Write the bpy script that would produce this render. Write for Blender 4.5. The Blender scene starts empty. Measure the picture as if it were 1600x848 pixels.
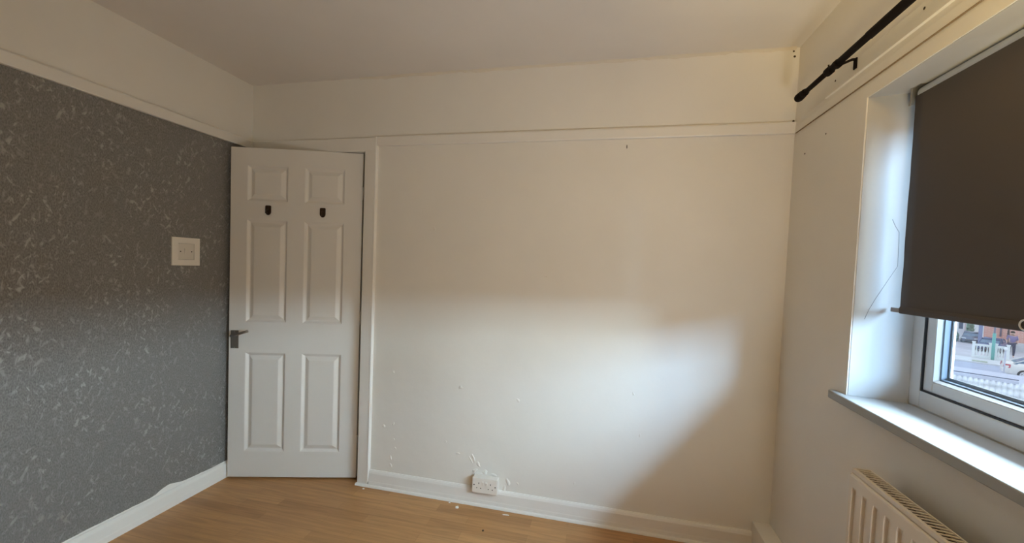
import bpy, bmesh, math, random
from mathutils import Vector, Matrix, noise

# ------------------------------------------------------------------ scene, camera, light
SC = bpy.context.scene
COL = SC.collection
W, H = 3.047, 2.421            # room width (x) and height (z); back wall is y = 0
YF = -3.7                      # wall behind the camera
ZRB, ZRT = 2.021, 2.074        # picture rail
TH = 0.018                     # thickness of rails, skirting, architrave

cam_data = bpy.data.cameras.new('camera')
cam = bpy.data.objects.new('camera', cam_data)
COL.objects.link(cam)
FPX, YAW, PITCH, ROLL = 635.68, 0.219556, -0.037985, 0.038684
cam_data.sensor_width = 36.0
cam_data.lens = 36.0 * FPX / 1600.0
cam_data.shift_y = (440.73 - 424.0) / 1600.0
cam_data.clip_start = 0.02
fw = Vector((-math.sin(YAW) * math.cos(PITCH), math.cos(YAW) * math.cos(PITCH), math.sin(PITCH)))
ri = Vector((math.cos(YAW), math.sin(YAW), 0))
up = ri.cross(fw)
r2 = math.cos(ROLL) * ri + math.sin(ROLL) * up
u2 = -math.sin(ROLL) * ri + math.cos(ROLL) * up
m = Matrix((r2, u2, -fw)).transposed().to_4x4()
m.translation = Vector((2.1997, -2.17497, 1.34858))
cam.matrix_world = m
SC.camera = cam

SC.view_settings.view_transform = 'Standard'
SC.view_settings.look = 'None'
SC.view_settings.gamma = 1.0
SC.view_settings.use_curve_mapping = False
SC.view_settings.exposure = 0.0
try:
    SC.cycles.use_denoising = True
    SC.cycles.max_bounces = 12
    SC.cycles.diffuse_bounces = 8
    SC.cycles.sample_clamp_indirect = 6.0
    SC.cycles.caustics_reflective = False
    SC.cycles.caustics_refractive = False
except Exception:
    pass

world = bpy.data.worlds.new('overcast_sky')
SC.world = world
world.use_nodes = True
wn = world.node_tree.nodes
wn['Background'].inputs[0].default_value = (0.78, 0.88, 1.0, 1)
wn['Background'].inputs[1].default_value = 1.6


def area(name, loc, target, sx, sy, power, color, spread=180):
    l = bpy.data.lights.new(name, 'AREA')
    l.shape = 'RECTANGLE'
    l.size, l.size_y = sx, sy
    l.energy = power
    l.color = color
    l.spread = math.radians(spread)
    o = bpy.data.objects.new(name, l)
    COL.objects.link(o)
    o.location = loc
    d = Vector(target) - Vector(loc)
    o.rotation_euler = d.to_track_quat('-Z', 'Y').to_euler()
    return o


# bright overcast sky above the roofs opposite, as it reaches the window (all above eye level):
# pale cloud straight ahead, bluer sky further along the street
area('sky_light_ahead', (7.2, -1.0, 3.775), (3.0, -1.0, 3.775), 8.0, 4.85, 9500, (0.745, 0.93, 1.0))
area('sky_light_along_street', (7.2, -10.0, 4.2), (3.0, -10.0, 4.2), 10.0, 4.0, 7600, (0.47, 0.74, 1.0))
# added warm fill, no real lamp: low by the right wall, aimed up
area('low_fill_light', (2.9, -2.3, 0.3), (1.8, 0.0, 2.6), 0.4, 0.4, 8.2, (1.0, 0.97, 0.90), 110)
# added amber fill beside it, aimed up at the wall over the window
area('amber_fill_light', (2.4, -2.6, 0.9), (3.1, -1.7, 2.4), 0.4, 0.4, 12.0, (1.0, 0.75, 0.31), 70)
# small added amber fill under the ceiling, washing the wall above the window
area('upper_fill_light', (2.75, -2.0, 2.2), (3.05, -1.0, 2.0), 0.15, 0.15, 1.8, (1.0, 0.55, 0.14), 150)


# ------------------------------------------------------------------ mesh helpers
class MB:
    def __init__(s):
        s.v, s.f, s.mi, s.sm = [], [], [], []

    def add(s, verts, faces, mi=0, smooth=False):
        b = len(s.v)
        s.v += [tuple(p) for p in verts]
        for f in faces:
            s.f.append(tuple(b + i for i in f))
            s.mi.append(mi)
            s.sm.append(smooth)
        return s

    def box(s, x0, x1, y0, y1, z0, z1, mi=0):
        v = [(x0, y0, z0), (x1, y0, z0), (x1, y1, z0), (x0, y1, z0),
             (x0, y0, z1), (x1, y0, z1), (x1, y1, z1), (x0, y1, z1)]
        return s.add(v, [(3, 2, 1, 0), (4, 5, 6, 7), (0, 1, 5, 4), (1, 2, 6, 5), (2, 3, 7, 6), (3, 0, 4, 7)], mi)

    def prism(s, prof, fn, a, b, mi=0, smooth=False):
        """prof: 2D outline; fn(p, q, t) -> 3D; swept from t=a to t=b"""
        n = len(prof)
        v = [fn(p, q, a) for p, q in prof] + [fn(p, q, b) for p, q in prof]
        f = [(i, (i + 1) % n, n + (i + 1) % n, n + i) for i in range(n)]
        s.add(v, f, mi, smooth)
        s.add(v, [tuple(range(n - 1, -1, -1)), tuple(range(n, 2 * n))], mi)
        return s

    def tube(s, pts, rad, seg=16, mi=0, smooth=True, cap=True):
        pts = [Vector(p) for p in pts]
        n = len(pts)
        if not hasattr(rad, '__len__'):
            rad = [rad] * n
        rings = []
        ref = None
        for i, p in enumerate(pts):
            d = (pts[min(i + 1, n - 1)] - pts[max(i - 1, 0)]).normalized()
            if ref is None:
                ref = Vector((0, 0, 1)) if abs(d.z) < 0.9 else Vector((1, 0, 0))
            a = d.cross(ref).normalized()
            b = d.cross(a).normalized()
            ref = -d.cross(a).cross(d).cross(d) if False else ref
            rings.append([p + rad[i] * (math.cos(t) * a + math.sin(t) * b) for t in [2 * math.pi * k / seg for k in range(seg)]])
        v = [q for r in rings for q in r]
        f = []
        for i in range(n - 1):
            for k in range(seg):
                k2 = (k + 1) % seg
                f.append((i * seg + k, i * seg + k2, (i + 1) * seg + k2, (i + 1) * seg + k))
        s.add(v, f, mi, smooth)
        if cap:
            s.add(v, [tuple(range(seg - 1, -1, -1)), tuple(range((n - 1) * seg, n * seg))], mi)
        return s

    def disc(s, c, nrm, r, h, seg=16, mi=0):
        c, nrm = Vector(c), Vector(nrm).normalized()
        return s.tube([c, c + nrm * h], r, seg, mi, True)

    def build(s, name, mats, parent=None, origin=(0, 0, 0), bevel=0.0, seg=2, kind=None, merge=True):
        if not isinstance(mats, (list, tuple)):
            mats = [mats]
        if parent is not None:
            o0 = Vector(parent.get('_org', (0, 0, 0)))
        else:
            o0 = Vector(origin)
        me = bpy.data.meshes.new(name)
        me.from_pydata([tuple(Vector(p) - o0) for p in s.v], [], s.f)
        for mt in mats:
            me.materials.append(mt)
        for p, mi, sm in zip(me.polygons, s.mi, s.sm):
            p.material_index = mi
            p.use_smooth = sm
        bm = bmesh.new()
        bm.from_mesh(me)
        if merge:
            bmesh.ops.remove_doubles(bm, verts=bm.verts, dist=1e-6)
        bmesh.ops.recalc_face_normals(bm, faces=bm.faces)
        bm.to_mesh(me)
        bm.free()
        me.update()
        o = bpy.data.objects.new(name, me)
        COL.objects.link(o)
        if parent is not None:
            o.parent = parent
        else:
            o.location = o0
        o['_org'] = list(o0)
        if bevel:
            md = o.modifiers.new('bevel', 'BEVEL')
            md.width = bevel
            md.segments = seg
            md.limit_method = 'ANGLE'
            md.angle_limit = math.radians(35)
            md.harden_normals = False
        if kind:
            o['kind'] = kind
        return o


def thing(name, loc, label, cat, group=None):
    o = bpy.data.objects.new(name, None)
    COL.objects.link(o)
    o.location = loc
    o.empty_display_size = 0.1
    o['_org'] = list(loc)
    tag(o, label, cat, group)
    return o


def tag(o, label, cat, group=None):
    o['label'] = label
    o['category'] = cat
    if group:
        o['group'] = group
    return o


# ------------------------------------------------------------------ materials
def newmat(name):
    mt = bpy.data.materials.new(name)
    mt.use_nodes = True
    nt = mt.node_tree
    return mt, nt, nt.nodes['Principled BSDF']


def N(nt, typ, **kw):
    n = nt.nodes.new(typ)
    for k, v in kw.items():
        setattr(n, k, v)
    return n


def ramp(nt, stops, interp='LINEAR'):
    r = nt.nodes.new('ShaderNodeValToRGB')
    r.color_ramp.interpolation = interp
    e = r.color_ramp.elements
    while len(e) < len(stops):
        e.new(0.5)
    for el, (p, c) in zip(e, stops):
        el.position = p
        el.color = (c[0], c[1], c[2], 1) if hasattr(c, '__len__') else (c, c, c, 1)
    return r


def simple(name, col, rough=0.5, metal=0.0, bump=0.0, bscale=200.0, var=0.0, vscale=6.0, spec=0.5):
    mt, nt, b = newmat(name)
    b.inputs['Base Color'].default_value = (*col, 1)
    b.inputs['Roughness'].default_value = rough
    b.inputs['Metallic'].default_value = metal
    b.inputs['Specular IOR Level'].default_value = spec
    tc = N(nt, 'ShaderNodeTexCoord')
    if var:
        no = N(nt, 'ShaderNodeTexNoise')
        no.inputs['Scale'].default_value = vscale
        no.inputs['Detail'].default_value = 5
        nt.links.new(tc.outputs['Object'], no.inputs['Vector'])
        lo = tuple(max(0, c * (1 - var)) for c in col)
        hi = tuple(min(1, c * (1 + var)) for c in col)
        rp = ramp(nt, [(0.3, lo), (0.7, hi)])
        nt.links.new(no.outputs['Fac'], rp.inputs['Fac'])
        nt.links.new(rp.outputs['Color'], b.inputs['Base Color'])
    if bump:
        n2 = N(nt, 'ShaderNodeTexNoise')
        n2.inputs['Scale'].default_value = bscale
        n2.inputs['Detail'].default_value = 3
        nt.links.new(tc.outputs['Object'], n2.inputs['Vector'])
        bp = N(nt, 'ShaderNodeBump')
        bp.inputs['Strength'].default_value = bump
        bp.inputs['Distance'].default_value = 0.002
        nt.links.new(n2.outputs['Fac'], bp.inputs['Height'])
        nt.links.new(bp.outputs['Normal'], b.inputs['Normal'])
    return mt


def plaster(name, col, rough):
    """hand painted old plaster: broad waviness, fine roller texture, faint stains"""
    mt, nt, b = newmat(name)
    b.inputs['Roughness'].default_value = rough
    tc = N(nt, 'ShaderNodeTexCoord')
    n1 = N(nt, 'ShaderNodeTexNoise'); n1.inputs['Scale'].default_value = 2.2; n1.inputs['Detail'].default_value = 4
    n2 = N(nt, 'ShaderNodeTexNoise'); n2.inputs['Scale'].default_value = 9; n2.inputs['Detail'].default_value = 3
    n3 = N(nt, 'ShaderNodeTexNoise'); n3.inputs['Scale'].default_value = 160; n3.inputs['Detail'].default_value = 3
    for n in (n1, n2, n3):
        nt.links.new(tc.outputs['Object'], n.inputs['Vector'])
    rp = ramp(nt, [(0.3, tuple(c * 0.965 for c in col)), (0.7, tuple(min(1, c * 1.02) for c in col))])
    nt.links.new(n1.outputs['Fac'], rp.inputs['Fac'])
    nt.links.new(rp.outputs['Color'], b.inputs['Base Color'])
    m1 = N(nt, 'ShaderNodeMath', operation='MULTIPLY'); m1.inputs[1].default_value = 0.9
    nt.links.new(n2.outputs['Fac'], m1.inputs[0])
    m2 = N(nt, 'ShaderNodeMath', operation='MULTIPLY_ADD'); m2.inputs[1].default_value = 0.07
    nt.links.new(n3.outputs['Fac'], m2.inputs[0]); nt.links.new(m1.outputs[0], m2.inputs[2])
    bp = N(nt, 'ShaderNodeBump'); bp.inputs['Strength'].default_value = 0.35; bp.inputs['Distance'].default_value = 0.006
    nt.links.new(m2.outputs[0], bp.inputs['Height'])
    nt.links.new(bp.outputs['Normal'], b.inputs['Normal'])
    return mt


def wallpaper_mat():
    """grey textured paper with vertical strokes and scattered silver foil flecks"""
    mt, nt, b = newmat('grey_silver_wallpaper')
    tc = N(nt, 'ShaderNodeTexCoord')
    L = nt.links.new

    def noise_layer(scale, detail=3.0, dist=0.0, rot=0.0, off=0.0):
        r = N(nt, 'ShaderNodeMapping')
        r.inputs['Rotation'].default_value = (rot, 0, 0)
        r.inputs['Location'].default_value = (off, off * 1.7, off * 0.6)
        L(tc.outputs['Object'], r.inputs['Vector'])
        s2 = N(nt, 'ShaderNodeMapping'); s2.inputs['Scale'].default_value = scale
        L(r.outputs[0], s2.inputs['Vector'])
        n = N(nt, 'ShaderNodeTexNoise'); n.inputs['Scale'].default_value = 1.0
        n.inputs['Detail'].default_value = detail; n.inputs['Distortion'].default_value = dist
        L(s2.outputs[0], n.inputs['Vector'])
        return n.outputs['Fac']

    def math_(op, a, c=None, k=None):
        n = N(nt, 'ShaderNodeMath', operation=op)
        L(a, n.inputs[0])
        if c is not None:
            L(c, n.inputs[1])
        if k is not None:
            n.inputs[1].default_value = k
        return n.outputs[0]

    def rmp(fac, lo, hi, a=0.0, c=1.0):
        n = ramp(nt, [(lo, a), (hi, c)])
        L(fac, n.inputs['Fac'])
        return n.outputs['Color']

    g = noise_layer((1, 250, 110), 5.0)
    base = ramp(nt, [(0.28, (0.125, 0.122, 0.120)), (0.72, (0.285, 0.278, 0.272))])
    L(g, base.inputs['Fac'])
    m1 = rmp(noise_layer((1, 54, 25), 2.5, 0.3, 0.5, 0.0), 0.585, 0.70)
    m2 = rmp(noise_layer((1, 60, 30), 2.5, 0.3, -0.55, 7.3), 0.60, 0.71)
    m3 = rmp(noise_layer((1, 88, 18), 3.0, 0.1, 0.08, 3.1), 0.61, 0.73, 0.0, 0.7)
    mk = math_('MAXIMUM', math_('MAXIMUM', m1, m2), m3)
    cl = rmp(noise_layer((1, 6.5, 5.0), 3.0, 0.0, 0.0, 1.3), 0.36, 0.60, 0.25, 1.0)
    mk = math_('MULTIPLY', mk, cl)
    mix = N(nt, 'ShaderNodeMix', data_type='RGBA')
    L(mk, mix.inputs['Factor']); L(base.outputs[0], mix.inputs['A']); mix.inputs['B'].default_value = (0.43, 0.425, 0.42, 1)
    L(mix.outputs['Result'], b.inputs['Base Color'])
    L(math_('MULTIPLY', mk, k=0.8), b.inputs['Metallic'])
    ro = N(nt, 'ShaderNodeMapRange'); ro.inputs['To Min'].default_value = 0.60; ro.inputs['To Max'].default_value = 0.33
    L(mk, ro.inputs['Value']); L(ro.outputs[0], b.inputs['Roughness'])
    bp = N(nt, 'ShaderNodeBump'); bp.inputs['Strength'].default_value = 0.3; bp.inputs['Distance'].default_value = 0.002
    L(g, bp.inputs['Height']); L(bp.outputs[0], b.inputs['Normal'])
    return mt


def laminate_mat():
    """three strip oak laminate, boards along x"""
    mt, nt, b = newmat('oak_laminate')
    L = nt.links.new
    tc = N(nt, 'ShaderNodeTexCoord')
    br = N(nt, 'ShaderNodeTexBrick')
    br.offset = 0.37; br.offset_frequency = 2; br.squash = 1.0
    br.inputs['Scale'].default_value = 1.0
    br.inputs['Brick Width'].default_value = 0.52
    br.inputs['Row Height'].default_value = 0.065
    br.inputs['Mortar Size'].default_value = 0.0006
    br.inputs['Mortar Smooth'].default_value = 0.2
    br.inputs['Bias'].default_value = 0.0
    br.inputs['Color1'].default_value = (0.42, 0.215, 0.082, 1)
    br.inputs['Color2'].default_value = (0.53, 0.285, 0.115, 1)
    br.inputs['Mortar'].default_value = (0.33, 0.17, 0.065, 1)
    L(tc.outputs['Object'], br.inputs['Vector'])
    mp = N(nt, 'ShaderNodeMapping'); mp.inputs['Scale'].default_value = (3.0, 46, 1)
    L(tc.outputs['Object'], mp.inputs['Vector'])
    g = N(nt, 'ShaderNodeTexNoise'); g.inputs['Scale'].default_value = 1.3; g.inputs['Detail'].default_value = 6; g.inputs['Distortion'].default_value = 0.6
    L(mp.outputs[0], g.inputs['Vector'])
    gr = ramp(nt, [(0.3, 0.80), (0.65, 1.06)])
    L(g.outputs['Fac'], gr.inputs['Fac'])
    mx = N(nt, 'ShaderNodeMix', data_type='RGBA', blend_type='MULTIPLY'); mx.inputs['Factor'].default_value = 1.0
    L(br.outputs['Color'], mx.inputs['A']); L(gr.outputs['Color'], mx.inputs['B'])
    L(mx.outputs['Result'], b.inputs['Base Color'])
    b.inputs['Roughness'].default_value = 0.42
    return mt


def brick_mat(name, c1, c2, mortar, sc):
    mt, nt, b = newmat(name)
    L = nt.links.new
    tc = N(nt, 'ShaderNodeTexCoord')
    br = N(nt, 'ShaderNodeTexBrick')
    br.inputs['Scale'].default_value = sc
    br.inputs['Brick Width'].default_value = 0.9
    br.inputs['Row Height'].default_value = 0.3
    br.inputs['Mortar Size'].default_value = 0.03
    br.inputs['Color1'].default_value = (*c1, 1)
    br.inputs['Color2'].default_value = (*c2, 1)
    br.inputs['Mortar'].default_value = (*mortar, 1)
    mp = N(nt, 'ShaderNodeMapping')
    mp.inputs['Rotation'].default_value = (math.radians(-90), 0, 0)
    L(tc.outputs['Object'], mp.inputs['Vector'])
    L(mp.outputs[0], br.inputs['Vector'])
    L(br.outputs['Color'], b.inputs['Base Color'])
    b.inputs['Roughness'].default_value = 0.85
    return mt


def glass_mat(name, tint=(1, 1, 1), refl=0.08):
    mt = bpy.data.materials.new(name)
    mt.use_nodes = True
    nt = mt.node_tree
    nt.nodes.clear()
    out = N(nt, 'ShaderNodeOutputMaterial')
    tr = N(nt, 'ShaderNodeBsdfTransparent'); tr.inputs[0].default_value = (*tint, 1)
    gl = N(nt, 'ShaderNodeBsdfGlossy'); gl.inputs['Roughness'].default_value = 0.01
    mx = N(nt, 'ShaderNodeMixShader'); mx.inputs[0].default_value = refl
    nt.links.new(tr.outputs[0], mx.inputs[1]); nt.links.new(gl.outputs[0], mx.inputs[2]); nt.links.new(mx.outputs[0], out.inputs[0])
    return mt


M = dict(
    wall=plaster('cream_wall_paint', (0.80, 0.78, 0.735), 0.55),
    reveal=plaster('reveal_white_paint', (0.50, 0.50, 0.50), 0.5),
    ceiling=plaster('ceiling_paint', (0.74, 0.71, 0.68), 0.8),
    gloss=simple('white_gloss_paint', (0.80, 0.785, 0.75), 0.35, bump=0.15, bscale=60),
    doorp=simple('door_white_paint', (0.78, 0.765, 0.735), 0.42, bump=0.12, bscale=320),
    skirt=simple('skirting_white_paint', (0.84, 0.83, 0.80), 0.38, bump=0.25, bscale=45),
    upvc=simple('white_upvc', (0.66, 0.67, 0.68), 0.3),
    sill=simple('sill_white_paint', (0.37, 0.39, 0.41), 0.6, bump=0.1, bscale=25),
    paper=wallpaper_mat(),
    floor=laminate_mat(),
    plastic=simple('white_plastic', (0.82, 0.79, 0.74), 0.35),
    plastic2=simple('aged_white_plastic', (0.70, 0.67, 0.62), 0.4),
    dark=simple('dark_slot', (0.02, 0.018, 0.015), 0.6),
    black=simple('black_iron', (0.008, 0.005, 0.004), 0.75, spec=0.12),
    bronze=simple('bronze_plate', (0.045, 0.026, 0.015), 0.4, metal=0.4),
    chrome=simple('worn_chrome', (0.30, 0.29, 0.27), 0.28, metal=0.95),
    steel=simple('dull_steel', (0.45, 0.43, 0.40), 0.4, metal=0.8),
    fabric=simple('charcoal_blind_fabric', (0.085, 0.072, 0.066), 0.85, bump=0.3, bscale=900),
    alu=simple('grey_bar', (0.30, 0.29, 0.28), 0.5),
    roller=simple('roller_tube_white', (0.86, 0.90, 0.94), 0.3),
    gasket=simple('black_gasket', (0.02, 0.022, 0.028), 0.6),
    spacer=simple('glazing_spacer', (0.05, 0.075, 0.115), 0.6),
    rad=simple('radiator_enamel', (0.78, 0.72, 0.64), 0.32),
    radin=simple('radiator_inner_shade', (0.03, 0.022, 0.016), 0.9, spec=0.1),
    chip=simple('white_paint_chip', (0.9, 0.88, 0.84), 0.6),
    dirt=simple('dark_crumb', (0.06, 0.03, 0.015), 0.8),
    hole=simple('hole_dark', (0.06, 0.045, 0.03), 0.9),
    joint=simple('dusty_joint', (0.24, 0.17, 0.10), 0.9),
    crack=simple('old_filler', (0.70, 0.65, 0.56), 0.8, bump=0.5, bscale=70),
    glass=glass_mat('window_glass', (0.97, 0.985, 1.0), 0.05),
    hall=simple('hall_paint', (0.5, 0.44, 0.36), 0.8),
)


# ------------------------------------------------------------------ room shell
MB().box(-0.12, W, YF - 0.1, 0.12, -0.06, 0.0).build('floor', M['floor'], kind='structure')
MB().box(-0.12, W + 0.25, YF - 0.1, 1.0, H, H + 0.06).build('ceiling', M['ceiling'], kind='structure')
wl = MB()
wl.box(-0.12, 0.0, YF - 0.1, 0.12, 0.0, ZRB + 0.02, 0)
wl.box(-0.12, 0.0, YF - 0.1, 0.12, ZRB + 0.02, H, 1)
wl.build('wall_left', [M['paper'], M['wall']], kind='structure', merge=False)
# back wall with the door opening (x 0.02..0.80)
wb = MB()
wb.box(0.806, W, 0.0, 0.12, 0.0, H)
wb.box(0.0, 0.806, 0.0, 0.12, 1.995, H)
wall_back = wb.build('wall_back', M['wall'], kind='structure', merge=False)
MB().box(-0.12, W + 0.25, YF - 0.1, YF, 0.0, H).build('wall_front', M['wall'], kind='structure')
# hall beyond the door, only its gloom shows through the gap
hl = MB()
hl.box(-0.12, 1.2, 0.12, 1.0, -0.06, 0.0)
hl.box(-0.12, 1.2, 1.0, 1.06, 0.0, H)
hl.box(-0.16, -0.12, 0.12, 1.06, 0.0, H)
hl.box(1.2, 1.26, 0.12, 1.06, 0.0, H)
hl.build('wall_hall', M['hall'], kind='structure', merge=False)

# right wall with the window opening: splayed reveals
YR0, YR1 = -0.543, -0.582        # left reveal, room side / frame side
YE0, YE1 = -2.28, -2.24          # right reveal
ZS, ZT = 0.948, 1.969
XO = W + 0.25
XI = W + 0.156
wr = MB()
wr.prism([(W, 0.12), (XO, 0.12), (XO, YR1), (XI, YR1), (W, YR0)], lambda p, q, t: (p, q, t), 0.0, H)
wr.prism([(W, YF - 0.1), (W, YE0), (XI, YE1), (XO, YE1), (XO, YF - 0.1)], lambda p, q, t: (p, q, t), 0.0, H)
wr.prism([(W, YR0), (XI, YR1), (XO, YR1), (XO, YE1), (XI, YE1), (W, YE0)], lambda p, q, t: (p, q, t), 0.0, ZS - 0.030)
wr.prism([(W, YR0), (XI, YR1), (XO, YR1), (XO, YE1), (XI, YE1), (W, YE0)], lambda p, q, t: (p, q, t), ZT, H)
wr.box(XI + 0.0025, XO, YE1, YR1, ZS - 0.030, ZS + 0.0008)
wall_right = wr.build('wall_right', M['wall'], kind='structure', merge=False)
# reveal lining, painted white: left, right and head
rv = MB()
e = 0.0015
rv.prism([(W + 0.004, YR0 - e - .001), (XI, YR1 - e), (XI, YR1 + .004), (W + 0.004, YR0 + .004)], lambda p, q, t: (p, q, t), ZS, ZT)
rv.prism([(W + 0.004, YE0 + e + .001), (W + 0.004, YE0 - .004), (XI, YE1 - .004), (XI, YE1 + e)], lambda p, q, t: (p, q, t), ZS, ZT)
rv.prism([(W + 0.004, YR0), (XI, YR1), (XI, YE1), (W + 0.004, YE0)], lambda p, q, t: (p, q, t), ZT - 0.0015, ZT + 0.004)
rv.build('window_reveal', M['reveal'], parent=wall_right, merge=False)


MB().tube([(3.1329, -0.5661, 1.5559), (3.1412, -0.5682, 1.5334), (3.1518, -0.5708, 1.5131), (3.1534, -0.5713, 1.4548), (3.1544, -0.5715, 1.4003), (3.1308, -0.5656, 1.3469), (3.1041, -0.5589, 1.2856), (3.0906, -0.5555, 1.2506), (3.0805, -0.553, 1.2167)], 0.0007, 6).build('hairline_crack', simple('crack_grey', (0.30, 0.31, 0.32), 0.9), parent=wall_right)


# skirting and rails ----------------------------------------------------------
def skirt_prof(h, t=TH):
    return [(0, 0), (t, 0), (t, h * 0.30), (t * 0.92, h * 0.36), (t * 0.86, h * 0.82), (t * 0.66, h * 0.93), (t * 0.35, h), (0, h)]


sk = MB()
sk.prism(skirt_prof(0.098), lambda p, q, t: (t, -p, q), 0.884, 2.968)
bb = sk.build('baseboard_back', M['skirt'], kind='structure')
# quadrant bead along the foot of the back skirting and the architrave
bd = MB()
bd.prism([(0, 0), (0.013, 0), (0.012, 0.006), (0.008, 0.011), (0, 0.013)], lambda p, q, t: (t, -TH - p, q), 0.800, 2.968)
bd.build('floor_bead', M['skirt'], parent=bb)

# left skirting: the white paint runs up over the wallpaper in an uneven edge
sk = MB()
sk.prism(skirt_prof(0.092), lambda p, q, t: (p, t, q), YF, -0.005)
bl = sk.build('baseboard_left', M['skirt'], kind='structure')
random.seed(5)
ys = [YF + 0.02 + i * (-0.01 - YF - 0.02) / 240 for i in range(241)]
def edge_top(y):
    base = 0.100 + 0.004 * noise.noise(Vector((y * 9, 2.2, 0))) + 0.0018 * noise.noise(Vector((y * 55, 7.2, 0)))
    bump = 0.022 * math.exp(-((y + 0.50) / 0.055) ** 2) * (1 if y > -0.56 else 0.6)
    return base + bump - 0.006 * max(0, min(1, (y + 0.45) / 0.4))
v, f = [], []
for y in ys:
    v += [(0.0006, y, 0.085), (0.0006, y, edge_top(y)), (0.0, y, edge_top(y) + 0.0006)]
for i in range(len(ys) - 1):
    a = i * 3
    f += [(a, a + 3, a + 4, a + 1), (a + 1, a + 4, a + 5, a + 2)]
MB().add(v, f).build('paint_edge', M['skirt'], parent=bl)

r_ = MB(); r_.prism([(0, 0), (TH * .9, 0), (TH, 0.004), (TH, 0.047), (TH * .75, 0.054), (0, 0.0545)], lambda p, q, t: (p, t, ZRB + q), YF, 0.0)
r_.build('trim_1', M['gloss'], kind='structure')
r_ = MB(); r_.prism([(0, 0), (TH * .9, 0), (TH, 0.004), (TH, 0.046), (TH * .8, 0.053), (0, 0.053)], lambda p, q, t: (t, -p, ZRB + q), 0.884, W)
r_.build('trim_2', M['gloss'], kind='structure')
r_ = MB(); r_.prism([(0, 0), (0.0045, 0), (0.0055, 0.002), (0.0055, 0.030), (0.004, 0.042), (0.003, 0.053), (0, 0.053)], lambda p, q, t: (W - p, t, ZRB + q), YF, -0.016)
tr3 = r_.build('trim_3', M['wall'], kind='structure')
MB().box(W - 0.0062, W, YF + .01, -0.0165, ZRB - 0.0012, ZRB - 0.0001).build('joint_crack', M['joint'], parent=tr3)
# batten above the rail, carries the curtain pole
r_ = MB(); r_.box(W - 0.013, W, -2.62, -0.285, ZRT - 0.003, ZRT + 0.053)
r_.build('trim_4', M['wall'], kind='structure', bevel=0.001)

# door lining and architrave
ar = MB()
ar.box(0.806, 0.874, -TH, 0.0, 0.0, 1.991)                # right architrave leg
ar.box(0.0185, 0.874, -TH, 0.0, 1.991, 2.068)            # head
ar.build('trim_5', M['gloss'], kind='structure', bevel=0.004, merge=False)
al = MB()
al.prism([(0.871, 0.0), (0.884, 0.0), (0.8835, -0.010), (0.880, -0.0195), (0.875, -0.0205), (0.871, -0.0185)], lambda p, q, t: (p, q, t), 0.028, 2.072)
al.build('trim_6', M['skirt'], kind='structure')
ln = MB()
ln.box(0.790, 0.8055, 0.052, 0.118, 0.0, 1.996)
ln.box(0.0005, 0.790, 0.052, 0.118, 1.9955, 2.006)
ln.build('trim_7', M['gloss'], kind='structure', bevel=0.002, merge=False)

# pipe boxing along the foot of the right wall
bx = MB(); bx.box(2.968, W, YF, -0.001, 0.0, 0.148)
bx.build('baseboard_right', M['gloss'], kind='structure', bevel=0.004)

# uneven filler line where back wall meets ceiling
random.seed(11)
v, f = [], []
n = 150
for i in range(n + 1):
    x = 0.75 + (3.03 - 0.75) * i / n
    a = 0.012 + 0.010 * noise.noise(Vector((x * 5, 0, 3))) + 0.007 * noise.noise(Vector((x * 23, 1, 3)))
    c = 0.010 + 0.008 * noise.noise(Vector((x * 7, 4, 1))) + 0.006 * noise.noise(Vector((x * 31, 2, 9)))
    a, c = max(a, 0.002), max(c, 0.002)
    v += [(x, -a, H), (x, -a * 0.45, H - c * 0.45), (x, 0.0, H - c)]
for i in range(n):
    b = i * 3
    f += [(b, b + 3, b + 4, b + 1), (b + 1, b + 4, b + 5, b + 2)]
MB().add(v, f, smooth=True).build('ceiling_filler', M['crack'], parent=wall_back)


# wall marks: screw holes, and lumps under the paint
def spot(parent, c, nrm, r, name='screw_hole', mat='hole', elong=1.0):
    c, nrm = Vector(c), Vector(nrm)
    a = Vector((0, 0, 1)); b = nrm.cross(a)
    k = 10
    ring = [c + nrm * 0.0006 + r * (math.cos(t) * b + elong * math.sin(t) * a) for t in [2 * math.pi * i / k for i in range(k)]]
    ring2 = [c - nrm * 0.001 + 1.15 * r * (math.cos(t) * b + elong * math.sin(t) * a) for t in [2 * math.pi * i / k for i in range(k)]]
    mb = MB().add(ring + ring2, [tuple(range(k))] + [(i, (i + 1) % k, k + (i + 1) % k, k + i) for i in range(k)])
    mb.build(name, M[mat], parent=parent)

for x, z, r in ((3.021, 2.405, .004), (3.026, 2.381, .005), (3.038, 2.082, .005)):
    spot(wall_back, (x, 0, z), (0, -1, 0), r)
spot(wall_back, (2.288, 0, 1.983), (0, -1, 0), 0.0022, elong=4.5)
for y, z, r in ((-0.115, 1.899, .004), (-0.286, 1.931, .0035)):
    spot(wall_right, (W, y, z), (-1, 0, 0), r)
for y, z, r in ((-0.359, 2.108, .004), (-0.803, 2.108, .004)):
    spot(wall_right, (W - 0.013, y, z), (-1, 0, 0), r)


def lump(c, r, h, el=1.0, tilt=0.0):
    c = Vector(c)
    rows, k = 4, 12
    v, f = [], []
    ph = random.random() * 6
    for j in range(rows + 1):
        q = j / rows
        for i in range(k):
            t = 2 * math.pi * i / k
            rr = r * (1 - q) * (1 + 0.3 * math.sin(2 * t + ph) + 0.15 * math.sin(3 * t + 2 * ph))
            px, pz = rr * math.cos(t), rr * el * math.sin(t)
            v.append((c.x + px * math.cos(tilt) - pz * math.sin(tilt), -h * math.sin(q * math.pi / 2) ** 0.8 if j else 0.0005, c.z + px * math.sin(tilt) + pz * math.cos(tilt)))
    for j in range(rows):
        for i in range(k):
            f.append((j * k + i, j * k + (i + 1) % k, (j + 1) * k + (i + 1) % k, (j + 1) * k + i))
    MB().add(v, f, smooth=True).build('paint_lump', M['wall'], parent=wall_back)

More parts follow.
